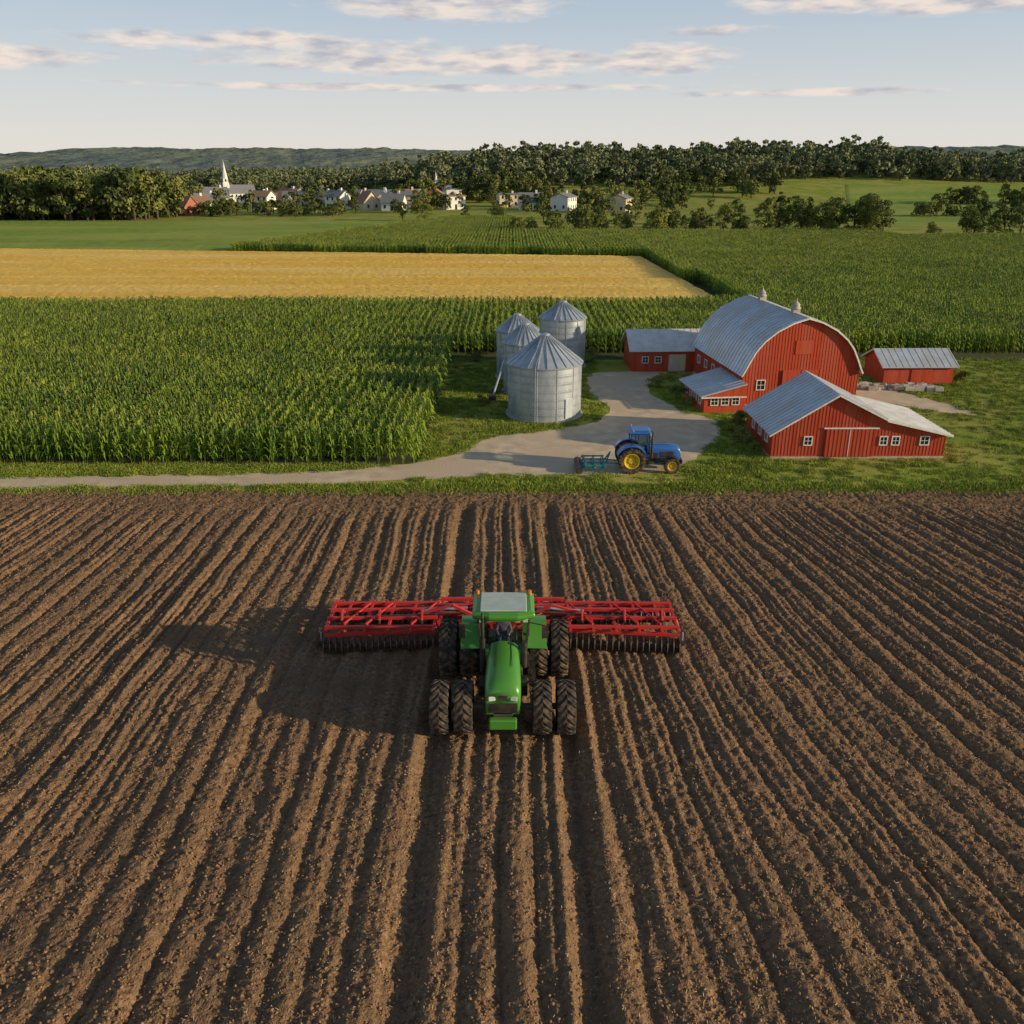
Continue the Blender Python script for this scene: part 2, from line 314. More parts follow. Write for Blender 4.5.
foot=[[(17,55.6),(28.6,55.6),(28.6,62),(17,62)],[(18,68.5),(28,68.5),(27,81),(17,81)],[(14.6,67),(18.3,67),(17.5,73),(14.3,73)],[(11,82),(17.5,82),(17.5,87),(11,87)]]
ok=~inside(x,y,yp)&~inside(x,y,dp)
for f in foot: ok&=~inside(x,y,f)
ok&=vn(x*.25,y*.25,29)+.5*r.rand(len(x))>.5
x=x[ok];y=y[ok]; sc=.5+.7*r.rand(len(x)); sc=np.where(y<50.4,sc*1.3,sc)
g=empty('grass')
instancer('grass_tufts',np.stack([x,y,np.where(y<49.5,-.02,0)],-1),r.rand(len(x))*6.3,sc,tuft,g)
# ---------------------------------------------------------------- corn
def corn_block(seed):
    q=np.random.RandomState(seed); V=[];F=[];mi=[]
    def strip(pts,ws,side,m):
        k=len(V)
        for p,w_ in zip(pts,ws): V.append(p-side*w_); V.append(p+side*w_)
        for i in range(len(pts)-1): F.append((k+2*i,k+2*i+1,k+2*i+3,k+2*i+2)); mi.append(m)
    for row in range(4):
        for j in range(13):
            bx=(row-1.5)*.76+q.randn()*.03; by=(j-6)*.2308+q.randn()*.04; h=1.9+.4*q.rand(); th=q.rand()*pi
            o=np.array([bx,by,0]); lean=q.randn(2)*.05
            strip([o,o+[lean[0],lean[1],h]],[.015,.01],np.array([1,0,0]),0)
            for l in range(7):
                z0=.35+l/7*(h-.5); a=th+pi*(l%2)+q.randn()*.35; d=np.array([math.cos(a),math.sin(a),0]); sd_=np.array([-math.sin(a),math.cos(a),0])
                ln=.5+.22*q.rand(); up=.28+.25*q.rand()
                if l>=5: ln*=.75; up+=.15
                p0=o+np.array([lean[0]*z0/h,lean[1]*z0/h,z0]); 
                strip([p0,p0+d*ln*.4+[0,0,up*.8],p0+d*ln*.8+[0,0,up*.75],p0+d*ln*1.1+[0,0,up*.1]],[.02,.055,.045,.008],sd_,0)
            tp=o+[lean[0],lean[1],h]
            for l in range(2):
                a=q.rand()*6.3; strip([tp,tp+[.06*math.cos(a),.06*math.sin(a),.22]],[.010,.007],np.array([math.sin(a),-math.cos(a),0]),1)
    return from_arrays('corn_plants',np.array(V),np.array(F),[cornM,tassM],None,np.array(mi))
wheat=[(-170,117.5),(28.8,117.5),(26,186),(-170,211)]
whm=[(-172,115.9),(30.3,115.9),(27.5,188),(-172,213.2)]
gx=np.arange(-7.45-3.04*80,300,3.04); gy=np.arange(55.8,318,3.0); GX,GY=np.meshgrid(gx,gy); GX=GX.ravel(); GY=GY.ravel()
keep=(np.abs(GX)<GY*.64+14)&~inside(GX,GY,whm)
keep&=~((GX>-6.5)&(GY<89))
keep&=~((GX<-60+(GY-205)*.35)&(GY>196))
keep&=~((GX>0)&(GY>248))&~((GX>96)&(GY>231))
GX=GX[keep];GY=GY[keep]
cf=empty('corn_field'); which=r.randint(0,4,len(GX))
for k in range(4):
    m_=which==k; n=m_.sum()
    instancer('corn_rows_%d'%k,np.stack([GX[m_],GY[m_],np.zeros(n)],-1),r.randint(0,2,n)*pi,1+.14*(vn(GX[m_]/14,GY[m_]/14,31)-.5)+.05*(r.rand(n)-.5),corn_block(40+k),cf)
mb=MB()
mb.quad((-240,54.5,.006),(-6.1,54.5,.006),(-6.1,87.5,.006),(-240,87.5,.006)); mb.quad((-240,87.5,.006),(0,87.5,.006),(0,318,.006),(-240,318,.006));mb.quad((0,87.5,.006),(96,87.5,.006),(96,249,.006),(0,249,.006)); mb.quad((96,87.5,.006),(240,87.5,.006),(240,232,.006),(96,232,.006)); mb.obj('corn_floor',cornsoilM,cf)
def patch(name,C4,nx,ny,zt,amp,mat,f=1.5,tram=0,follow=False):
    u,v=np.meshgrid(np.linspace(0,1,nx),np.linspace(0,1,ny)); A,B_,C_,D=[np.array(c,float) for c in C4]
    P=((1-u)*(1-v))[...,None]*A+(u*(1-v))[...,None]*B_+(u*v)[...,None]*C_+((1-u)*v)[...,None]*D
    X,Y=P[...,0],P[...,1]; Z=zt+amp*(vn(X*f,Y*f,21)-.5)+amp*(vn(X*f*3,Y*f*3,22)-.5)+amp*.5*(vn(X*.1,Y*.3,24)-.5)
    if tram:
        d=np.abs((Y%tram)-tram/2); Z=Z-zt*.5*np.exp(-(d/.28)**2)
    if follow: Z=Z+hz(X,Y)
    e=(u==0)|(u==1)|(v==0)|(v==1); Z=np.where(e,0.008+(hz(X,Y) if follow else 0),Z)
    return grid_obj(name,X,Y,Z,[mat])
patch('wheat_field',wheat,900,340,.9,.09,wheatM,2.0,12)
patch('bean_field',[(-240,216),(-62,206),(-24,318),(-300,318)],260,120,.4,.15,soyM,.8,14)
patch('pasture_field',[(112,300),(330,300),(420,540),(190,540)],160,120,.3,.15,soyM,.8,0,True)
mb=MB(); mb.quad((-260,214.2,.02),(-62,203.2,.02),(-40,240,.02),(-24,318,.02),(-21,318,.02),(-37,240,.02),(-58,199.6,.02),(-260,211.8,.02)); mb.obj('dirt_track',gravM)
# ---------------------------------------------------------------- trees
def tree(name,seed,h,cr,nb,nl,ls,leaf,base=.22,conic=0):
    q=np.random.RandomState(seed); mb=MB(); mb.cyl((0,0,-.3),(0,0,h*.35),h*.03,h*.02,7,0); mb.cyl((0,0,h*.35),(q.randn()*.3,q.randn()*.3,h*.75),h*.02,h*.006,6,0)
    for i in range(7):
        a=q.rand()*6.3; z=h*(.22+.3*q.rand()); rr_=cr*(.5+.3*q.rand()); mb.cyl((0,0,z),(math.cos(a)*rr_,math.sin(a)*rr_,z+h*(.12+.2*q.rand())),h*.012,h*.004,5,0)
    zc=h*(base+1)/2; rz=h*(1-base)/2
    cs=[]
    for i in range(nb):
        d=q.randn(3); d/=np.linalg.norm(d); rad=.35+.6*q.rand()
        c=np.array([d[0]*cr*rad,d[1]*cr*rad,zc+d[2]*rz*rad*.95]); 
        if conic: c[:2]*=1.15-.8*(c[2]-h*base)/(h*(1-base))
        cs.append((c,cr*(.24+.22*q.rand())))
    per=nl//nb; P=[];Nn=[]
    for c,b in cs:
        d=q.randn(per,3); d/=np.linalg.norm(d,axis=1)[:,None]; d[:,2]=np.where(d[:,2]<-.5,-d[:,2],d[:,2])
        P.append(c+d*b*(.72+.36*q.rand(per,1))*[1,1,.8]); Nn.append(d*.9+q.randn(per,3)*.55)
    P=np.concatenate(P);Nn=np.concatenate(Nn);Nn/=np.linalg.norm(Nn,axis=1)[:,None]
    t=np.cross(Nn,q.randn(len(P),3)); t/=np.linalg.norm(t,axis=1)[:,None]; b2=np.cross(Nn,t); s=(ls*(.6+.8*q.rand(len(P))))[:,None]
    V=np.stack([P-t*s,P-b2*s*.6,P+t*s,P+b2*s*.6],1).reshape(-1,3); k=len(mb.v)
    F=(np.arange(len(P)*4)+k).reshape(-1,4)
    m_=bpy.data.meshes.new(name); m_.from_pydata(mb.v+[tuple(v) for v in V],[],mb.f+[tuple(f) for f in F]); m_.materials.append(barkM); m_.materials.append(leaf)
    m_.polygons.foreach_set('material_index',[0]*len(mb.f)+[1]*len(F)); return m_
near=[tree('tree_a',1,9,3.9,24,3400,.22,leafM,.04),tree('tree_b',2,10,3.8,22,3200,.22,leafM,.06),tree('tree_c',3,8,4.2,26,3400,.22,leafM,.03),tree('tree_d',5,10,3.0,20,2800,.21,leafM,.04,1)]
def pt(name,mi,x,y,s,sz=1):
    o=link(bpy.data.objects.new(name,near[mi])); o.location=(x,y,float(hz(x,y))); o.scale=(s,s,s*sz); o.rotation_euler=(0,0,random.random()*6.3); return o
for i,(x_,y_,s_) in enumerate([(1.5,252,.62),(5,254,.5),(12,252,.65),(20,252,.8),(23.5,254,.75),(31,252,.55),(39,251,.95),(43,252,.7),(50,252,.55),(57,251,.85),(62,252,.65),(68,250,1.1),(73,254,1.0),(78,251,.95),(83,250,1.2),(87.5,253,1.1),(92,250,1.3),(95,246,1.1),(98,254,1.2),(103,258,1.0),(110,242,.5),(119,243,.85),(122.5,246,.9),(126,243,.7),(131,247,1.0),(137,250,.9),(-5,322,.7),(-16,323,.6),(-31,322,.9),(-38,324,.6)]):
    pt('tree',i%4,x_,y_,s_)
spec=[(13,4.9,0,.03),(12,5.4,0,.03),(15,4.7,0,.04),(11,4.4,0,.02),(15,3.4,1,.02),(9,4.5,0,.0)]
ft=[link(bpy.data.objects.new('forest_tree',tree('forest_tree',20+k,h_,c_,14,620,.58,leafM2,b_,co_))) for k,(h_,c_,co_,b_) in enumerate(spec)]
ftb=[link(bpy.data.objects.new('hill_tree',tree('hill_tree',40+k,h_,c_,9,260,.85,hazeLeafM,b_,co_))) for k,(h_,c_,co_,b_) in enumerate(spec)]
q=np.random.RandomState(9); P=[]
def scatter(n,x0,x1,y0,y1,s0,s1,cond=None):
    x=x0+(x1-x0)*q.rand(n); y=y0+(y1-y0)*q.rand(n); k=np.abs(x)<y*.68+40
    if cond is not None: k&=cond(x,y)
    x=x[k];y=y[k]; P.append(np.stack([x,y,hz(x,y),(s0+(s1-s0)*q.rand(len(x)))*(.75+.5*vn(x*.04,y*.04,57))],-1))
scatter(300,-250,-122,322,360,.65,1.35)
scatter(400,-330,-150,360,440,.8,1.25)
scatter(60,-122,-60,345,372,.3,.6)
scatter(150,-200,40,372,470,.4,.85, lambda x,y: (vn(x*.05,y*.05,52)>.45))
scatter(80,5,120,300,360,.4,.75, lambda x,y: (vn(x*.07,y*.08,53)>.5))
scatter(40,0,95,262,290,.3,.5)
scatter(110,-60,20,470,540,.5,.9)
scatter(420,-20,420,400,560,.45,.95,lambda x,y:(vn(x*.03,y*.04,54)>.48)&~((x>140)))
scatter(60,150,300,342,352,.4,.75); scatter(60,190,420,440,455,.5,.9)
P1=np.concatenate(P); P=[]
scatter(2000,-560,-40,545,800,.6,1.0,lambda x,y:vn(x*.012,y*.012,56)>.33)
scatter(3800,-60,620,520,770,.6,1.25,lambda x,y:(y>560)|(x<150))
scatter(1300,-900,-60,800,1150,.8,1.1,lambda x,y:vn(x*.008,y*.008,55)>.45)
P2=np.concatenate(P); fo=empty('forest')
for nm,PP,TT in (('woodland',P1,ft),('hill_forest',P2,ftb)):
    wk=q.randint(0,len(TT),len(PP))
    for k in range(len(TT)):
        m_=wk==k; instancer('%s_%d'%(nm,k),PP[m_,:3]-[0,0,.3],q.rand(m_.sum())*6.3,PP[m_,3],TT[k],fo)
# ---------------------------------------------------------------- building helpers
def window(fr,gl,x,z,w_,h,y=0,m=0,nx=2,nz_=2):
    t=.07
    gl.box(x-w_/2,x+w_/2,y-.03,y+.01,z,z+h)
    fr.box(x-w_/2-t,x-w_/2,y-.07,y+.01,z-t,z+h+t); fr.box(x+w_/2,x+w_/2+t,y-.07,y+.01,z-t,z+h+t)
    fr.box(x-w_/2,x+w_/2,y-.07,y+.01,z-t,z); fr.box(x-w_/2,x+w_/2,y-.07,y+.01,z+h,z+h+t)
    for i in range(1,nx): fr.box(x-w_/2+i*w_/nx-.018,x-w_/2+i*w_/nx+.018,y-.05,y-.032,z,z+h)
    for i in range(1,nz_): fr.box(x-w_/2,x+w_/2,y-.056,y-.052,z+i*h/nz_-.018,z+i*h/nz_+.018)
def window_side(fr,gl,y,z,w_,h,x=0):
    t=.07
    gl.box(x-.03,x+.01,y-w_/2,y+w_/2,z,z+h)
    fr.box(x-.07,x+.01,y-w_/2-t,y-w_/2,z-t,z+h+t); fr.box(x-.07,x+.01,y+w_/2,y+w_/2+t,z-t,z+h+t)
    fr.box(x-.07,x+.01,y-w_/2,y+w_/2,z-t,z); fr.box(x-.07,x+.01,y-w_/2,y+w_/2,z+h,z+h+t); fr.box(x-.05,x-.032,y-.018,y+.018,z,z+h)
def roof_shell(prof,y0,y1,th,seam=.6):
    mb=MB(); n=len(prof); P=[np.array(p,float) for p in prof]; Nn=[]
    for i in range(n):
        a=P[max(i-1,0)];b=P[min(i+1,n-1)]; d=(b-a)/np.linalg.norm(b-a); Nn.append(np.array([-d[1],d[0]]))
    top=[P[i]+Nn[i]*th for i in range(n)]
    mb.prism([tuple(p) for p in P]+[tuple(t) for t in reversed(top)],y0,y1)
    k=int((y1-y0)/seam)
    for j in range(k+1):
        y=y0+.02+(y1-y0-.04)*j/k
        for i in range(n-1):
            a=top[i]+Nn[i]*.02;b=top[i+1]+Nn[i+1]*.02; mb.beam((a[0],y,a[1]),(b[0],y,b[1]),.03,.03)
    return mb
# ---------------------------------------------------------------- gambrel barn
barn=empty('gambrel_barn',(18.1,68.6,0),math.radians(6.3)); W=9.5; Lb=12.4; hw=W/2
hp=[(1.0,2.95),(.93,3.65),(.83,4.55),(.7,5.3),(.5,6.05),(.25,6.65),(0,7.0)]
prof=[(hw-hw*a,z) for a,z in hp]+[(hw+hw*a,z) for a,z in reversed(hp[:-1])]
mb=MB(); mb.prism([(0,0)]+prof+[(W,0)],0,Lb); mb.obj('walls',redM,barn)
mb=MB()
for i in range(40):
    x_=.02+i*(W-.04)/39
    z_=np.interp(x_,[p[0] for p in prof],[p[1] for p in prof]); mb.box(x_-.015,x_+.015,-.02,.01,.3,z_-.05)
for i in range(50):
    y_=.05+i*(Lb-.1)/49; mb.box(-.02,.01,y_-.015,y_+.015,.3,2.9)
mb.obj('wall_battens',redM,barn)
rp=[(-.2,2.6)]+prof+[(W+.2,2.6)]
roof_shell(rp,-.3,Lb+.3,.06).obj('roof',roofM,barn)
mb=MB()
for i in range(len(rp)-1):
    a,b=rp[i],rp[i+1]; mb.beam((a[0],-.325,a[1]),(b[0],-.325,b[1]),.045,.10)
    mb.beam((a[0],Lb+.325,a[1]),(b[0],Lb+.325,b[1]),.045,.10)
mb.box(hw-.1,hw+.1,-.3,Lb+.3,7.04,7.09)
mb.obj('rake_trim',whiteM,barn)
mb=MB()
mb.box(-.03,W+.03,-.04,Lb+.03,-.05,.32); mb.obj('foundation',concM,barn)
fr=MB();gl=MB()
window(fr,gl,1.5,1.5,.6,.7)
for y_ in (7,9,11): window_side(fr,gl,y_,1.4,.6,.6)
fr.obj('window_frames',whiteM,barn); gl.obj('window_panes',darkM,barn)
mb=MB(); mb.box(hw-1.5,hw+1.5,-.1,-.03,.33,3.0)
for s_ in (-1.5,0,1.5): mb.box(hw+s_-.06,hw+s_+.06,-.13,-.1,.33,3.0)
mb.box(hw-.7,hw+.7,-.05,-.02,4.2,5.3); mb.obj('doors',redM,barn)
cu=MB()
for y_ in (2.4,9.6):
    cu.box(hw-.28,hw+.28,y_-.28,y_+.28,6.95,7.35,0); cu.rev([(7.35,.36),(7.41,.40),(7.47,.36),(7.57,.27),(7.7,.31),(7.83,.2),(7.95,.06),(8.2,.015)],'z',16,0,(hw,y_,0))
cu.obj('ridge_ventilators',concM,barn,smooth=30)
mb=MB(); mb.prism([(-3.3,0),(-3.3,1.35),(-.02,2.15),(-.02,0)],-1.0,4.6); mb.obj('lean_to_walls',redM,barn)
roof_shell([(-3.65,1.28),(-.05,2.2)],-1.3,4.9,.06).obj('lean_to_roof',roofM,barn)
fr=MB();gl=MB()
for x_ in (-2.5,-1.65,-.8): window(fr,gl,x_,.62,.5,.55,-1.0)
for y_ in (0,1.2,2.4,3.6): window_side(fr,gl,y_,.55,.5,.5,-3.3)
fr.box(-3.65,-.05,-1.34,-1.3,1.2,1.3)
fr.obj('lean_to_window_frames',whiteM,barn); gl.obj('lean_to_window_panes',darkM,barn)
# ---------------------------------------------------------------- low barn in front
lb=empty('low_barn',(17,55.7,0),math.radians(.5)); pf=[(0,1.84),(3.95,4.3),(7.2,2.68),(11.4,1.68)]; D=6.3; WL=11.4
mb=MB(); mb.prism([(0,0)]+pf+[(WL,0)],0,D); mb.obj('walls',redM,lb)
mb=MB()
for i in range(52):
    x_=.03+i*(WL-.06)/51; z_=np.interp(x_,[p[0] for p in pf],[p[1] for p in pf]); mb.box(x_-.014,x_+.014,-.02,.01,.2,z_-.03)
for i in range(26): y_=.05+i*(D-.1)/25; mb.box(-.02,.01,y_-.014,y_+.014,.2,1.8)
mb.obj('wall_battens',redM,lb)
roof_shell([(-.3,1.65),(3.95,4.31),(7.25,2.69)],-.3,D+.3,.07,.5).obj('main_roof',roofM,lb)
roof_shell([(7.27,2.62),(11.7,1.57)],-.32,D+.28,.06,.5).obj('side_roof',roofwM,lb)
mb=MB()
for a,b in (((-.3,1.6),(3.95,4.29)),((3.95,4.29),(7.25,2.66)),((7.25,2.6),(11.7,1.55))):
    mb.beam((a[0],-.34,a[1]),(b[0],-.34,b[1]),.05,.10)
mb.box(3.3,6.9,-.12,-.03,2.02,2.1)
mb.box(5.0,5.04,-.13,-.1,.15,2.0)
mb.obj('trim',whiteM,lb)
mb=MB(); mb.box(-.03,WL+.03,-.04,D+.03,-.05,.12); mb.obj('foundation',concM,lb)
mb=MB(); mb.box(3.45,5.0,-.1,-.03,.13,2.0); mb.box(5.05,6.6,-.1,-.03,.13,2.0)
for i in range(13): mb.box(3.5+i*.255,3.54+i*.255,-.12,-.1,.13,2.0)
mb.obj('sliding_doors',redM,lb)
fr=MB();gl=MB()
for x_,w_ in ((2.35,.45),(7.3,.42),(8.1,.42),(10.0,.5)): window(fr,gl,x_,.95,w_,.5)
for y_ in (1.2,2.8,4.4): window_side(fr,gl,y_,.9,.5,.5)
fr.obj('window_frames',whiteM,lb); gl.obj('window_panes',darkM,lb)
# ---------------------------------------------------------------- small sheds
def shed(name,x,y,rot,w_,d,he,hr,roofm,door=None,win=()):
    e=empty(name,(x,y,0),rot); mb=MB()
    mb.loft([[(0,0,0),(0,0,he),(0,d/2,hr),(0,d,he),(0,d,0)],[(w_,0,0),(w_,0,he),(w_,d/2,hr),(w_,d,he),(w_,d,0)]]); mb.obj('walls',redM,e)
    mb=MB(); o=.3; sl_=(hr-he)/(d/2)
    for sgn in (0,1):
        yy=(-o,d/2) if sgn==0 else (d+o,d/2); z0=he-o*sl_+.02; z1=hr+.02
        mb.loft([[(-o,yy[0],z0),(-o,yy[1],z1),(-o,yy[1],z1+.07),(-o,yy[0],z0+.07)],[(w_+o,yy[0],z0),(w_+o,yy[1],z1),(w_+o,yy[1],z1+.07),(w_+o,yy[0],z0+.07)]])
        for i in range(int(w_/.6)+2): xx=-o+.03+(w_+2*o-.06)*i/(int(w_/.6)+1); mb.beam((xx,yy[0],z0+.08),(xx,yy[1],z1+.08),.03,.03)
    mb.obj('roof',roofm,e)
    tr=MB()
    for xx in (-o-.02,w_+o+.02): tr.beam((xx,-o,he-o*sl_+.04),(xx,d/2,hr+.04),.04,.12); tr.beam((xx,d+o,he-o*sl_+.04),(xx,d/2,hr+.04),.04,.12)
    gl=MB()
    for xx in win: window(tr,gl,xx,he*.42,.5,.5)
    tr.obj('trim',whiteM,e)
    if win: gl.obj('window_panes',darkM,e)
    if door:
        db=MB(); db.box(door[0],door[1],-.06,.01,.05,door[2])
        for i in range(1,4): db.box(door[0],door[1],-.075,-.06,door[2]*i/4-.02,door[2]*i/4+.02)
        db.obj('door',door[3],e)
    return e
shed('small_shed',11.2,82,math.radians(2),6.8,5,2.05,3.45,roofwM,(3.4,5.0,1.6,beigeM),(1.2,2.4))
shed('small_shed',32.7,77,math.radians(1),6.1,4.4,1.6,2.65,roofM,(2.4,4.2,1.4,redM),())
# ---------------------------------------------------------------- grain bins
def silo(x,y,rad,he,ha,seed=0):
    e=empty('grain_silo',(x,y,0),seed); mb=MB(); pr=[]; nr=int(he/.55)
    for i in range(nr):
        z0=he*i/nr; z1=he*(i+1)/nr
        for j in range(6): z=z0+(z1-z0)*j/6; pr+=[(z+.001,rad+(.018 if j%2 else -.004))]
        pr+=[(z1-.015,rad+.03),(z1-.001,rad+.03)]
    mb.rev([(0,rad)]+pr,'z',48); mb.obj('wall_rings',galvM,e,smooth=60)
    mb=MB()
    for i in range(24):
        t=2*pi*i/24
        if i%2==0: mb.beam((math.cos(t)*(rad+.025),math.sin(t)*(rad+.025),0),(math.cos(t)*(rad+.025),math.sin(t)*(rad+.025),he),.03,.03)
        mb.beam((math.cos(t)*(rad+.12),math.sin(t)*(rad+.12),he+.02),(math.cos(t)*.32,math.sin(t)*.32,ha-.1),.05,.07)
    mb.obj('ribs',galvM,e)
    mb=MB(); mb.rev([(he-.1,rad+.1),(he-.02,rad+.13),(ha-.15,.3),(ha-.15,.36),(ha-.02,.36),(ha+.08,.02)],'z',48); mb.obj('conical_roof',galvM,e,smooth=20)
    mb=MB(); mb.rev([(-.02,rad+.2),(.12,rad+.2),(.12,rad-.05)],'z',48); mb.obj('foundation_ring',concM,e)
    mb=MB(); a=-1.9-seed
    for s_ in (-.17,.17):
        px,py=math.cos(a)*(rad+.16)-math.sin(a)*s_,math.sin(a)*(rad+.16)+math.cos(a)*s_; mb.beam((px,py,0),(px,py,he+.1),.035)
        mb.beam((px,py,he+.1),(math.cos(a)*.35-math.sin(a)*s_,math.sin(a)*.35+math.cos(a)*s_,ha),.035)
    for i in range(int(he/.3)): 
        z=.3+i*.3; p=[(math.cos(a)*(rad+.16)-math.sin(a)*s_,math.sin(a)*(rad+.16)+math.cos(a)*s_,z) for s_ in (-.17,.17)]; mb.beam(p[0],p[1],.025)
    t=-.9-seed; mb.beam((math.cos(t)*(rad-.02),math.sin(t)*(rad-.02),1),(math.cos(t)*(rad+.07),math.sin(t)*(rad+.07),1),.7,1.5)
    mb.obj('ladder_and_hatch',galvM,e)
    return e
silo(2.5,67,2.8,4.1,6.2,.3); silo(1.1,74.3,1.8,4.25,5.8,1.); silo(.5,79.8,1.85,4.3,5.7,.6); silo(4.8,84.6,2.15,4.65,6.15,.1)
aug=empty('grain_auger',(-1.0,73.5,0),0); mb=MB(); mb.cyl((-.6,-3,.4),(1.2,4,4.6),.08,n=10); mb.beam((-.5,0,0),(.3,1.2,2.6),.06); mb.beam((.7,0,0),(.3,1.2,2.6),.06); mb.obj('auger_tube',galvM,aug)
mb=MB(); mb.box(-.9,-.3,-3.4,-2.8,.25,.6); mb.cyl((-.7,0,.22),(.9,0,.22),.03); mb.cyl((-.7,0,.22),(-.55,0,.22),.22); mb.cyl((.75,0,.22),(.9,0,.22),.22); mb.obj('hopper_and_wheels',blkM,aug)
# ---------------------------------------------------------------- tractors
def wheel_mesh(name,rd,wd,rimm,nl=22,rimf=.56):
    mb=MB(); h=wd/2; ri=rd*rimf
    mb.rev([(-h*.8,ri),(-h*.98,rd*.72),(-h,rd*.84),(-h*.86,rd*.925),(-h*.4,rd*.945),(h*.4,rd*.945),(h*.86,rd*.925),(h,rd*.84),(h*.98,rd*.72),(h*.8,ri)],'y',40,0)
    for i in range(nl):
        for s_ in (-1,1):
            a0=2*pi*(i+(.5 if s_>0 else 0))/nl; st_=2*pi/nl; tw=.15*st_*2
            pts=[(s_*.0,a0,rd*.935,rd),(s_*h*.55,a0+st_*.55,rd*.93,rd*.995),(s_*h*1.0,a0+st_*1.0,rd*.86,rd*.955),(s_*h*1.01,a0+st_*1.1,rd*.8,rd*.86)]
            secs=[]
            for yy,a,r0,r1 in pts:
                secs.append([(r0*math.sin(a-tw),yy,r0*math.cos(a-tw)),(r1*math.sin(a-tw*.8),yy,r1*math.cos(a-tw*.8)),(r1*math.sin(a+tw*.8),yy,r1*math.cos(a+tw*.8)),(r0*math.sin(a+tw),yy,r0*math.cos(a+tw))])
            mb.loft(secs,0)
    for s_ in (-1,1): mb.rev([(s_*h*.82,ri*1.03),(s_*h*.82,ri*.95),(s_*h*.2,ri*.88),(s_*h*.12,ri*.45),(s_*h*.35,ri*.4),(s_*h*.38,.02)],'y',32,1)
    for i in range(8):
        t=2*pi*i/8
        for s_ in (-1,1): mb.cyl((ri*.55*math.sin(t),s_*h*.12,ri*.55*math.cos(t)),(ri*.55*math.sin(t),s_*h*.22,ri*.55*math.cos(t)),.03,n=6,m=2)
    o=mb.obj(name,[rubM,rimm,graphM],smooth=35); me=o.data; bpy.data.objects.remove(o); return me
def tractor(name,loc,rot,bm,rimm,P):
    e=empty(name,loc,rot); wb=P['wb']; rr_=P['rr']; rf=P['rf']; k=P['k']
    wr=wheel_mesh('rear_wheel',rr_,P['ww'],rimm); wf=wheel_mesh('front_wheel',rf,P['wf'],rimm,18)
    for y_ in P['ry']:
        for s_ in (-1,1):
            o=link(bpy.data.objects.new('rear_wheel',wr),e); o.location=(0,s_*y_,rr_-.03); o.rotation_euler=(0,random.random(),0)
    for y_ in P['fy']:
        for s_ in (-1,1):
            o=link(bpy.data.objects.new('front_wheel',wf),e); o.location=(wb,s_*y_,rf-.03); o.rotation_euler=(0,random.random(),0)
    hx=P['hood']; x0,x1=hx; hwid=P['hw']; zt=P['ht']; zb=P['hb']
    mb=MB(); my=max(P['ry']); mb.cyl((0,-my,rr_),(0,my,rr_),.13*k,n=14); my=max(P['fy']); mb.cyl((wb,-my,rf),(wb,my,rf),.1*k,n=14)
    mb.box(-.5*k,x1-.35,-.22*k,.22*k,rf*.75,zb+.1); mb.box(-.6*k,.7*k,-.38*k,.38*k,rr_*.6,rr_*1.2); mb.box(x1-.55,x1+.0,-.3*k,.3*k,rf*.6,zb)
    mb.beam((-.5*k,-.35*k,rr_*.6),(-1.2*k,-.35*k,.45),.08*k); mb.beam((-.5*k,.35*k,rr_*.6),(-1.2*k,.35*k,.45),.08*k)
    for s_ in (-1,1): mb.box(.75*k,1.5*k,s_*.42*k-.2*k,s_*.42*k+.2*k,.55*k,1.1*k)
    mb.obj('chassis',graphM,e,bevel=.02)
    def sec(x,w_,t,b,c=.05):
        return [(x,-w_,b),(x,-w_*1.0,t-.30*k),(x,-w_*.93,t-.12*k),(x,-w_*.72,t-.02*k),(x,-w_*.35,t+c*.7),(x,0,t+c),(x,w_*.35,t+c*.7),(x,w_*.72,t-.02*k),(x,w_*.93,t-.12*k),(x,w_,t-.30*k),(x,w_,b)]
    Lh=x1-x0; mb=MB()
    mb.loft([sec(x0,hwid*.88,zt,zb),sec(x0+Lh*.3,hwid*.95,zt-.01*k,zb),sec(x0+Lh*.7,hwid,zt-.05*k,zb-.05),sec(x0+Lh*.88,hwid,zt-.11*k,zb-.15*k),sec(x0+Lh*.96,hwid*.96,zt-.2*k,zb-.18*k),sec(x1,hwid*.9,zt-.34*k,zb-.15*k,.02)],0)
    mb.obj('hood',bm,e,smooth=50)
    mb=MB()
    gz1=zt-.72*k; mb.box(x1-.02,x1+.03,-hwid*.8,hwid*.8,zb-.1*k,gz1)
    for i in range(5): z=zb-.06*k+i*(gz1-.05-zb)/5; mb.box(x1+.03,x1+.045,-hwid*.76,hwid*.76,z,z+.02)
    for s_ in (-1,1):
        mb.box(x0+Lh*.42,x0+Lh*.80,s_*hwid-.012,s_*hwid+.012,zb+.05*k,zt-.5*k)
        mb.box(x0+.1,x0+Lh*.34,s_*hwid*.94-.01,s_*hwid*.94+.02,zb+.02*k,zt-.62*k)
        mb.beam((x0+Lh*.05,s_*hwid*.45,zt+.03),(x0+Lh*.62,s_*hwid*.5,zt-.0*k),.02,.015)
    mb.box(x1-.02,x1+.02,-hwid*.25,hwid*.25,zt-.62*k,zt-.45*k)
    mb.obj('grilles',blkM,e)
    mb=MB()
    for s_ in (-1,1):
        mb.beam((x1-.03*k,s_*hwid*.62,zt-.50*k),(x1+.03,s_*hwid*.60,zt-.62*k),.2*k,.08*k)
        for xx,yy in ((P['cx'][1]+.05,.45),(P['cx'][1]+.05,.7)): mb.beam((xx+.02,s_*yy*k,P['ct']-.02),(xx+.1*k,s_*yy*k,P['ct']-.04),.15*k,.1*k)
    mb.obj('headlights',lightM,e,bevel=.01)
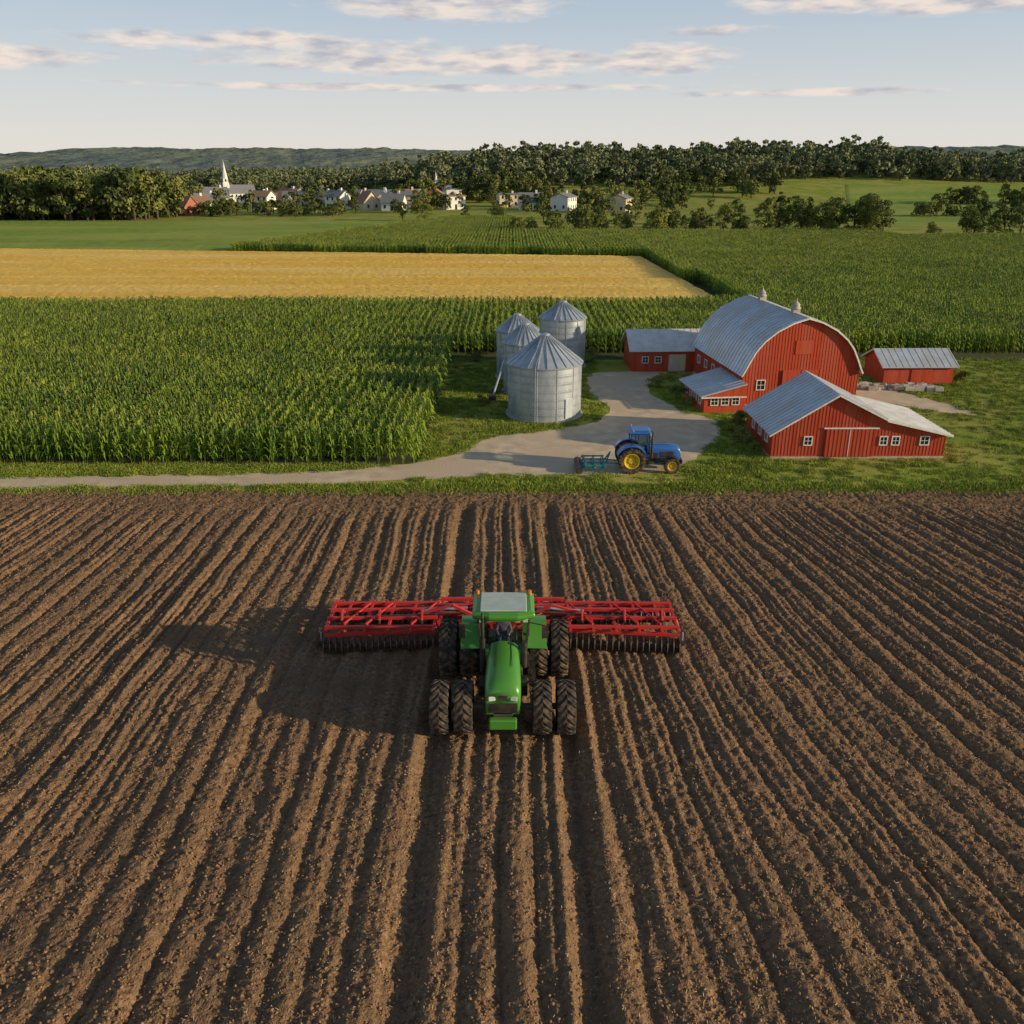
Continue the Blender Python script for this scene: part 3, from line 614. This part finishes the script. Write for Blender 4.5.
    mb=MB(); mb.box(x1+.05,x1+.26*k,-.42*k,.42*k,zb-.55*k,zb-.2*k); mb.box(x1-.1,x1+.08,-.25*k,.25*k,zb-.55*k,zb-.28*k); mb.obj('front_weight',P['wm'],e,bevel=.05)
    c0,c1=P['cx']; cf_=P['cb']; ct=P['ct']; wbm=P['cw']*.88; wt=P['cw']
    A=[(c0,-wt*.95,ct),(c0,wt*.95,ct),(c1,wt*.9,ct),(c1,-wt*.9,ct)]; B0=[(c0+.1,-wbm,cf_),(c0+.1,wbm,cf_),(c1+.18*k,wbm*.85,cf_),(c1+.18*k,-wbm*.85,cf_)]
    mid=(c0+c1)/2-.1
    mb=MB()
    for a,b in zip(A,B0): mb.beam(b,a,.075*k,m=0)
    for s_ in (-1,1): mb.beam((mid,s_*wbm,cf_),(mid,s_*wt*.93,ct),.06*k)
    for i in range(4): mb.beam(A[i],A[(i+1)%4],.07*k); mb.beam(B0[i],B0[(i+1)%4],.08*k)
    mb.beam((c1+.2*k,0,cf_+.1),(c1+.12*k,.35*k,(cf_+ct)/2),.02)
    mb.obj('cab_frame',blkM if P.get('bf') else bm,e,bevel=.01)
    mb=MB()
    for i in range(4): mb.quad(B0[i],B0[(i+1)%4],A[(i+1)%4],A[i])
    mb.obj('cab_glass',glM,e)
    mb=MB(); mb.loft([[(c0+.1,-wbm,cf_),(c0+.1,wbm,cf_),(c1+.15,wbm*.85,cf_),(c1+.15,-wbm*.85,cf_)],[(c0+.1,-wbm*.7,rr_),(c0+.1,wbm*.7,rr_),(c1+.15,wbm*.7,rr_),(c1+.15,-wbm*.7,rr_)]]); mb.obj('cab_floor',bm,e,bevel=.02)
    mb=MB(); sx_=c0+.3*k; mb.box(sx_,sx_+.5*k,-.27*k,.27*k,cf_+.35*k,cf_+.5*k); mb.box(sx_-.08*k,sx_+.06*k,-.26*k,.26*k,cf_+.45*k,cf_+1.0*k); mb.box(sx_+.1,sx_+.4*k,-.15*k,.15*k,cf_,cf_+.35*k); mb.box(sx_+.1,sx_+.6*k,-.5*k,-.34*k,cf_+.3,cf_+.65*k)
    mb.box(c1-.12*k,c1+.05*k,-.3*k,.3*k,cf_,cf_+.55*k)
    mb.cyl((c1-.1*k,0,cf_+.4*k),(c1-.32*k,0,cf_+.72*k),.035); 
    q0=Vector((c1-.32*k,0,cf_+.72*k)); ax=Vector((-.55,0,.83)); u_=Vector((0,1,0)); v_=ax.cross(u_)
    for i in range(16):
        a=2*pi*i/16;b=2*pi*(i+1)/16; mb.cyl(q0+(u_*math.cos(a)+v_*math.sin(a))*.2*k,q0+(u_*math.cos(b)+v_*math.sin(b))*.2*k,.018,n=6)
    mb.obj('seat_and_controls',blkM,e,bevel=.01)
    if P.get('driver'):
        d=empty('driver',(0,0,0),0,e); sx0=sx_+.24*k; zs=cf_+.5*k
        def skin(nm,pts,edges,rad,mat):
            me=bpy.data.meshes.new(nm); me.from_pydata(pts,edges,[]); me.materials.append(mat); o=link(bpy.data.objects.new(nm,me),d)
            o.modifiers.new('skin','SKIN'); ss=o.modifiers.new('sub','SUBSURF'); ss.levels=2; ss.render_levels=2
            for v,rd in zip(me.skin_vertices[0].data,rad): v.radius=(rd,rd)
            me.skin_vertices[0].data[0].use_root=True; return o
        hx_=q0.x; hz_=q0.z+.03
        skin('torso_and_arms',[(sx0,0,zs+.10),(sx0-.02,0,zs+.32),(sx0,0,zs+.50),(sx0+.02,0,zs+.58)]+[p for s_ in (-1,1) for p in ((sx0,s_*.19,zs+.5),(sx0+.1,s_*.27,zs+.26),(hx_-.1,s_*.2,hz_))],[(0,1),(1,2),(2,3),(2,4),(4,5),(5,6),(2,7),(7,8),(8,9)],[.15,.15,.14,.07,.075,.055,.04,.075,.055,.04],shirtM)
        skin('legs',[(sx0,0,zs+.1)]+[p for s_ in (-1,1) for p in ((sx0+.05,s_*.1,zs+.1),(sx0+.42,s_*.15,zs+.12),(sx0+.5,s_*.15,zs-.3),(sx0+.6,s_*.15,zs-.36))],[(0,1),(1,2),(2,3),(3,4),(0,5),(5,6),(6,7),(7,8)],[.14,.1,.075,.055,.045,.1,.075,.055,.045],jeanM)
        skin('head_and_neck',[(sx0+.02,0,zs+.56),(sx0+.03,0,zs+.66),(sx0+.04,0,zs+.76),(sx0+.14,0,zs+.72)],[(0,1),(1,2),(2,3)],[.06,.085,.10,.02],skinM)
        skin('hands',[(hx_-.1,-.2,hz_),(hx_-.02,-.19,hz_+.01),(hx_+.03,-.18,hz_)],[(0,1),(1,2)],[.03,.045,.025],skinM); skin('hands',[(hx_-.1,.2,hz_),(hx_-.02,.19,hz_+.01),(hx_+.03,.18,hz_)],[(0,1),(1,2)],[.03,.045,.025],skinM)
        cb=MB(); cb.rev([(0,.115),(.05,.11),(.09,.08),(.11,.01)],'z',16,0,(sx0+.03,0,zs+.77)); cb.box(sx0+.1,sx0+.24,-.08,.08,zs+.765,zs+.78); cb.obj('cap',capM,d,smooth=50)
    def rs(z,g): return [(c0-.12-g,-wt-.08-g,z),(c0-.12-g,wt+.08+g,z),(c1+.05+g,wt+.08+g,z),(c1+.22*k+g,wt*.5,z),(c1+.22*k+g,-wt*.5,z),(c1+.05+g,-wt-.08-g,z)]
    mb=MB(); mb.loft([rs(ct+.03,-.05),rs(ct+.06,.02),rs(ct+.17*k,.02),rs(ct+.24*k,-.12)],0); mb.obj('cab_roof',P['rm'],e,bevel=.03)
    mb=MB(); mb.box(c0+.02,c1+.02,-wt*.82,wt*.82,ct+.24*k,ct+.28*k); mb.obj('roof_hatch',P['rm2'],e,bevel=.03)
    mb=MB()
    mb.loft([rs(ct-.02,-.02),rs(ct+.028,0)],0); mb.obj('roof_band',bm,e)
    mb=MB(); yi=wbm*.8; yo=min(P['ry'])+P['ww']*.45; R=rr_+.13; ang=[math.radians(a) for a in range(-62,78,10)]
    for s_ in (-1,1):
        secs=[]
        for a in ang:
            px,pz=R*math.sin(-a),R*math.cos(a); 
            secs.append([(px,s_*yi,rr_+pz),(px,s_*yo,rr_+pz-.03),(px*.97,s_*yo,rr_+pz*.97-.06),(px*.97,s_*yi,rr_+pz*.96-.02)])
        mb.loft(secs,0)
    mb.obj('fenders',bm,e,smooth=40)
    if P.get('ff'):
        mb=MB(); R=rf+.09; yi=min(P['fy'])-P['wf']*.4; yo=min(P['fy'])+P['wf']*.4
        for s_ in (-1,1):
            secs=[]
            for a in [math.radians(t) for t in range(-50,51,10)]:
                px,pz=R*math.sin(a),R*math.cos(a); secs.append([(wb+px,s_*yi,rf+pz),(wb+px,s_*yo,rf+pz),(wb+px*.96,s_*yo,rf+pz*.96),(wb+px*.96,s_*yi,rf+pz*.96)])
            mb.loft(secs,0)
        mb.obj('front_fenders',blkM,e)
    mb=MB(); ex=(c1+.32*k,-hwid-.12*k); mb.cyl((ex[0],ex[1],zb),(ex[0],ex[1],zt+.3*k),.085*k,n=12); mb.cyl((ex[0],ex[1],zt+.3*k),(ex[0],ex[1],ct+.15*k),.05*k,n=12); mb.cyl((ex[0],ex[1],ct+.15*k),(ex[0]-.12*k,ex[1],ct+.27*k),.05*k,n=12)
    mb.cyl((ex[0],-ex[1],zb+.2),(ex[0],-ex[1],zt+.15*k),.09*k,n=12)
    for s_ in (-1,1):
        mb.beam((c1,s_*wt*.9,ct-.15*k),(c1+.12*k,s_*(wt+.42*k),ct-.2*k),.03); mb.box(c1+.1*k,c1+.15*k,s_*(wt+.42*k)-.1*k,s_*(wt+.42*k)+.1*k,ct-.65*k,ct-.2*k)
    for i in range(4): z=.45*k+i*.28*k; mb.box(c0+.9*k,c0+1.3*k,wbm+.02-.03*i,wbm+.28*k-.03*i,z,z+.03)
    mb.beam((c0+.9*k,wbm+.25*k,.4*k),(c0+.9*k,wbm*.95,cf_),.04); mb.beam((c0+1.3*k,wbm+.25*k,.4*k),(c0+1.3*k,wbm*.95,cf_),.04)
    for s_ in (-1,1):
        mb.cyl((x0+.4,s_*hwid*.9,zb-.05),(x1-.6,s_*hwid*.7,zb-.2),.05*k,n=8); mb.box(x0+.5,x0+1.1*k,s_*(hwid+.12)-.12,s_*(hwid+.12)+.12,zb-.35*k,zb+.0*k)
    mb.obj('exhaust_mirrors_steps',blkM,e,smooth=40)
    mb=MB()
    for s_ in (-1,1): mb.cyl((c0+.1,s_*wt*.95,ct+.2*k),(c0+.1,s_*wt*.95,ct+.38*k),.06*k,n=10)
    mb.obj('beacons',orangeM,e)
    return e
tractor('green_tractor',(-.3,29.3,.0),-pi/2,greenM,rimgM,dict(wb=3.7,rr=1.08,rf=.92,ww=.64,wf=.62,k=1.1,ry=(1.28,2.06),fy=(1.32,2.12),hood=(1.7,4.35),hw=.60,ht=2.25,hb=1.2,cx=(.15,1.6),cb=1.45,ct=3.15,cw=1.0,rm=greenM,rm2=croofM,wm=greenM,bf=1,driver=1))
tractor('blue_tractor',(7.45,53.5,.01),0,blueM,yelM,dict(wb=2.55,rr=.86,rf=.52,ww=.48,wf=.34,k=.78,ry=(.85,),fy=(.85,),hood=(1.0,3.1),hw=.38,ht=1.66,hb=.85,cx=(-.05,1.05),cb=1.1,ct=2.45,cw=.68,rm=blueM,rm2=blueM,wm=blkM,bf=1,ff=1))
# ---------------------------------------------------------------- disc harrow
hr=empty('disc_harrow',(-.4,30.3,0),0)
fr=MB(); dk=MB(); bk=MB(); wl=MB()
def gang(x0,y0,x1,y1,z=.33,R=.33,step=.235):
    n=int(abs(x1-x0)/step); 
    bk.beam((x0,y0,z),(x1,y1,z),.06); fr.beam((x0,y0+.12,z+.42),(x1,y1+.12,z+.42),.13)
    d=Vector((x1-x0,y1-y0,0)).normalized()
    for i in range(n+1):
        p=Vector((x0,y0,z))+(Vector((x1,y1,z))-Vector((x0,y0,z)))*(i/n)
        dk.cyl(p-d*.018,p+d*.018,R,R*.97,n=18); dk.cyl(p-d*.06,p+d*.06,.07,n=8)
        if i%2==0: bk.beam(p+Vector((0,-.1,.42)),p+Vector((0,-.28,.12)),.03); 
        if i%4==1: fr.beam(p+Vector((0,.12,.4)),p+Vector((0,.2,.05)),.07,.03)
for s_ in (-1,1):
    gang(s_*2.75,.75,s_*7.0,.35); gang(s_*2.6,2.6,s_*7.0,3.0)
    for yy,zz in ((.75,.98),(1.45,1.02),(2.15,1.02),(2.8,.98)): fr.beam((s_*2.6,yy,zz),(s_*7.02,yy-.08,zz),.13)
    for xx in (2.7,3.6,4.5,5.4,6.3,6.95): fr.beam((s_*xx,.45,.93),(s_*xx,3.1,.93),.11)
    for xx in (3.6,5.4,6.3): fr.beam((s_*xx,.8,1.05),(s_*(xx-.85),2.6,1.08),.07)
    for xx in (3.2,4.9,6.4):
        fr.beam((s_*xx,1.1,1.05),(s_*xx,1.35,1.4),.08); fr.beam((s_*xx,1.8,1.05),(s_*xx,1.35,1.4),.08)
        bk.cyl((s_*xx,1.0,.95),(s_*xx,1.6,1.2),.05,n=8)
    fr.beam((s_*1.2,1.5,1.1),(s_*2.0,1.5,1.55),.12); fr.beam((s_*2.0,1.5,1.55),(s_*3.4,1.5,1.12),.1); wl.cyl((s_*1.4,1.75,1.3),(s_*3.3,1.75,1.15),.055,n=10)
    for xx in (7.2,):
        bk.cyl((s_*xx-.1,1.0,.3),(s_*xx+.1,1.0,.3),.3,n=20); fr.beam((s_*xx,1.0,.3),(s_*(xx-.2),1.4,.95),.08); wl.cyl((s_*xx-.11,1.0,.3),(s_*xx+.11,1.0,.3),.12,n=12)
    wl.cyl((s_*7.13,.5,.5),(s_*7.13,.5,.85),.03)
    fr.beam((s_*.45,.95,.95),(s_*.2,-.2,.62),.12)
    bk.cyl((s_*.3,.1,1.1),(s_*1.6,1.4,1.25),.025,n=6); bk.cyl((s_*1.6,1.4,1.25),(s_*4.9,1.2,1.22),.025,n=6)
gang(-2.45,1.15,-.1,1.0); gang(.1,1.0,2.45,1.15); gang(-2.45,2.9,-.1,3.1); gang(.1,3.1,2.45,2.9)
for yy in (1.1,1.8,2.5,3.1): fr.beam((-2.6,yy,1.0),(2.6,yy,1.0),.14)
for xx in (-2.5,-1.5,-.5,.5,1.5,2.5): fr.beam((xx,.95,.9),(xx,3.3,.9),.12)
fr.beam((0,-1.0,.6),(0,1.2,.85),.16); fr.beam((-.2,.6,1.6),(0,1.6,1.1),.08)
for s_ in (-1,1):
    fr.beam((s_*.6,1.8,1.0),(s_*.6,2.1,1.6),.1); wl.cyl((s_*.6,.9,1.1),(s_*.6,2.1,1.58),.05,n=8)
    bk.cyl((s_*.9-.13,2.2,.4),(s_*.9+.13,2.2,.4),.38,n=22)
for a,b in ((-7,-2.7),(-2.5,2.5),(2.7,7)):
    bk.cyl((a,3.9,.22),(b,3.9,.22),.03)
    for i in range(8):
        t=2*pi*i/8; bk.beam((a,3.9+.2*math.cos(t),.22+.2*math.sin(t)),(b,3.9+.2*math.cos(t+.6),.22+.2*math.sin(t+.6)),.025)
    for xx in (a+.3,(a+b)/2,b-.3): fr.beam((xx,3.1,.95),(xx,3.9,.3),.07)
fr.obj('frame',redpM,hr,bevel=.01); dk.obj('discs',steelM,hr,smooth=30); bk.obj('shafts_scrapers_tyres',blkM,hr); wl.obj('hydraulic_rams',galvM,hr)
cu=empty('rear_cultivator',(5.2,53.5,.01),0); mb=MB()
for xx in (-.6,0,.6): mb.beam((xx,-1.1,.55),(xx,1.1,.55),.09)
for yy in (-1,-.35,.35,1): mb.beam((-.75,yy,.55),(.9 if abs(yy)<.5 else .7,yy,.55),.08)
mb.beam((.7,-.35,.55),(1.0,0,1.15),.07); mb.beam((.7,.35,.55),(1.0,0,1.15),.07); mb.beam((.9,-.35,.5),(1.35,-.3,.5),.06); mb.beam((.9,.35,.5),(1.35,.3,.5),.06)
for xx in (-.6,0,.6):
    for i in range(6):
        yy=-1+i*.4+xx*.1; mb.beam((xx,yy,.5),(xx-.18,yy,.3),.035); mb.beam((xx-.18,yy,.3),(xx+.02,yy,.02),.035)
mb.obj('cultivator_frame',tealM,cu,bevel=.005)
mb=MB(); mb.cyl((-1.0,-1.1,.25),(-1.0,1.1,.25),.22,n=14)
for s_ in (-1,1): mb.beam((-1.0,s_*1.05,.25),(-.6,s_*1.05,.55),.05)
mb.obj('roller',blkM,cu)
# ---------------------------------------------------------------- village
brickM=M('brick',(.45,.16,.10),(.32,.11,.07),sc=6,rough=.85); hwM=M('house_white',(.8,.78,.74),(.7,.68,.65),sc=1,rough=.7); hcM=M('house_cream',(.7,.58,.42),(.6,.5,.36),sc=1,rough=.7)
rgM=M('roof_grey',(.24,.24,.26),(.17,.17,.18),sc=2,rough=.7); rbM=M('roof_brown',(.36,.2,.13),(.26,.15,.1),sc=2,rough=.7)
def house(name,x,y,rot,w_,d,h,hr_,wm,rm,chim=True):
    e=empty(name,(x,y,float(hz(x,y))),rot); mb=MB()
    mb.loft([[(-w_/2,-d/2,-1),(-w_/2,-d/2,h),(-w_/2,0,hr_),(-w_/2,d/2,h),(-w_/2,d/2,-1)],[(w_/2,-d/2,-1),(w_/2,-d/2,h),(w_/2,0,hr_),(w_/2,d/2,h),(w_/2,d/2,-1)]])
    if chim: mb.box(w_*.2,w_*.2+.9,-.4,.4,h,hr_+1.2)
    mb.obj('walls',wm,e); mb=MB(); o=.5; sl_=(hr_-h)/(d/2)
    for s_ in (-1,1): mb.loft([[(-w_/2-o,s_*(d/2+o),h-o*sl_+.03),(-w_/2-o,0,hr_+.03),(-w_/2-o,0,hr_+.25),(-w_/2-o,s_*(d/2+o),h-o*sl_+.25)],[(w_/2+o,s_*(d/2+o),h-o*sl_+.03),(w_/2+o,0,hr_+.03),(w_/2+o,0,hr_+.25),(w_/2+o,s_*(d/2+o),h-o*sl_+.25)]])
    mb.obj('roof',rm,e); gl=MB()
    n=max(2,int(w_/2.6))
    for i in range(n):
        xx=-w_/2+(i+.5)*w_/n
        for zz in ([1.0] if h<4.5 else [1.0,3.7]): 
            if zz==1.0 and i==n//2: gl.box(xx-.5,xx+.5,-d/2-.05,-d/2+.02,0,2.1)
            else: gl.box(xx-.45,xx+.45,-d/2-.05,-d/2+.02,zz,zz+1.3)
    for yy in (-d/4,d/4): 
        for s_ in (-1,1): gl.box(s_*w_/2-.05,s_*w_/2+.05,yy-.45,yy+.45,1.,2.3)
    gl.obj('windows_and_door',darkM,e); return e
hs=[(-168,455,10,hwM,rgM),(-128,362,11,brickM,rbM),(-122,455,9,hwM,rgM),(-112,470,11,hcM,rgM),(-104,440,9,hwM,rbM),(-98,425,10,hwM,rgM),(-92,455,12,hcM,rgM),(-86,430,9,hwM,rgM),(-82,478,13,hwM,rgM),(-58,430,9,hwM,rgM),(-50,450,10,hwM,rbM),(-44,425,10,hcM,rgM),(-36,440,9,brickM,rbM),(-108,408,8,hwM,rbM),(-76,410,8,hwM,rgM),(-62,404,9,hcM,rbM),(-50,398,9,hwM,rgM),(8,405,10,hwM,rgM),(22,398,12,hwM,rgM),(-2,430,9,hcM,rgM),(-26,410,9,hwM,rbM),(44,382,9,hcM,rgM),(-140,430,10,hwM,rgM),(-134,398,9,hwM,rbM),(-30,470,12,hwM,rgM),(-66,470,11,hwM,rgM),(-148,470,11,hwM,rgM)]
for i,(x_,y_,w_,wm,rm) in enumerate(hs):
    random.seed(i); house('brick_house' if wm==brickM else 'village_house',x_,y_,random.uniform(-.6,.6)+(pi/2 if i%3==0 else 0),w_,7.5,random.choice((3.2,3.4,5.4)),random.choice((5.8,6.8,7.6)),wm,rm)
def church(x,y,s):
    e=house('church',x,y,.5,16,9,6,10.5,hwM,rgM,False); mb=MB()
    mb.box(-11,-7.2,-1.9,1.9,-1,12); mb.box(-10.6,-7.6,-1.5,1.5,12,14.5); mb.obj('bell_tower',hwM,e)
    mb=MB(); mb.cyl((-9.1,0,14.5),(-9.1,0,24.5),1.75,.08,n=8); mb.cyl((-9.1,0,24.3),(-9.1,0,25.6),.08); mb.obj('spire',whiteM,e)
    mb=MB()
    for s_ in (-1,1): mb.box(-9.6,-8.6,s_*1.52-.03,s_*1.52+.03,12.6,14)
    mb.box(-10.63,-10.57,-.5,.5,12.6,14); mb.box(-11.04,-10.98,-.7,.7,0,2.8); mb.obj('louvres_and_door',darkM,e)
    e.scale=(s,s,s); return e
church(-138,480,.80); church(-36,500,.5)
# ---------------------------------------------------------------- bushes and stones near the barns
bush=[tree('bush_mesh',60+k,1.3,.75,12,900,.06,leafM,.0) for k in range(2)]
for i,(x_,y_,s_) in enumerate([(16.2,56.6,.7),(16.3,57.8,.8),(16.0,59.2,.9),(15.9,60.6,.8),(16.9,63.6,.9),(14.2,69.6,.8),(13.6,71.5,.9),(12.6,76,1),(29.5,60,.8),(29.6,76.5,1.2),(29,79,1.3),(40,78,1.1),(16.4,62.6,.7),(-3.4,86.5,1.2),(7.8,86,1.2),(-2.2,70,.8)]):
    o=link(bpy.data.objects.new('bush',bush[i%2])); o.location=(x_,y_,0); o.scale=(s_*1.1,s_,s_); o.rotation_euler=(0,0,i)
st=MB(); rr=random.Random(5)
for i in range(90):
    t=rr.random(); x_=29.5+t*7+rr.gauss(0,.25); y_=75.6-t*1.2+rr.gauss(0,.3); s_=.15+.25*rr.random(); z_=rr.random()*.35
    st.beam((x_-s_,y_,z_),(x_+s_,y_+rr.gauss(0,.1),z_+rr.gauss(0,.06)),s_*1.4,s_)
st.obj('stone_wall',concM,bevel=.03)
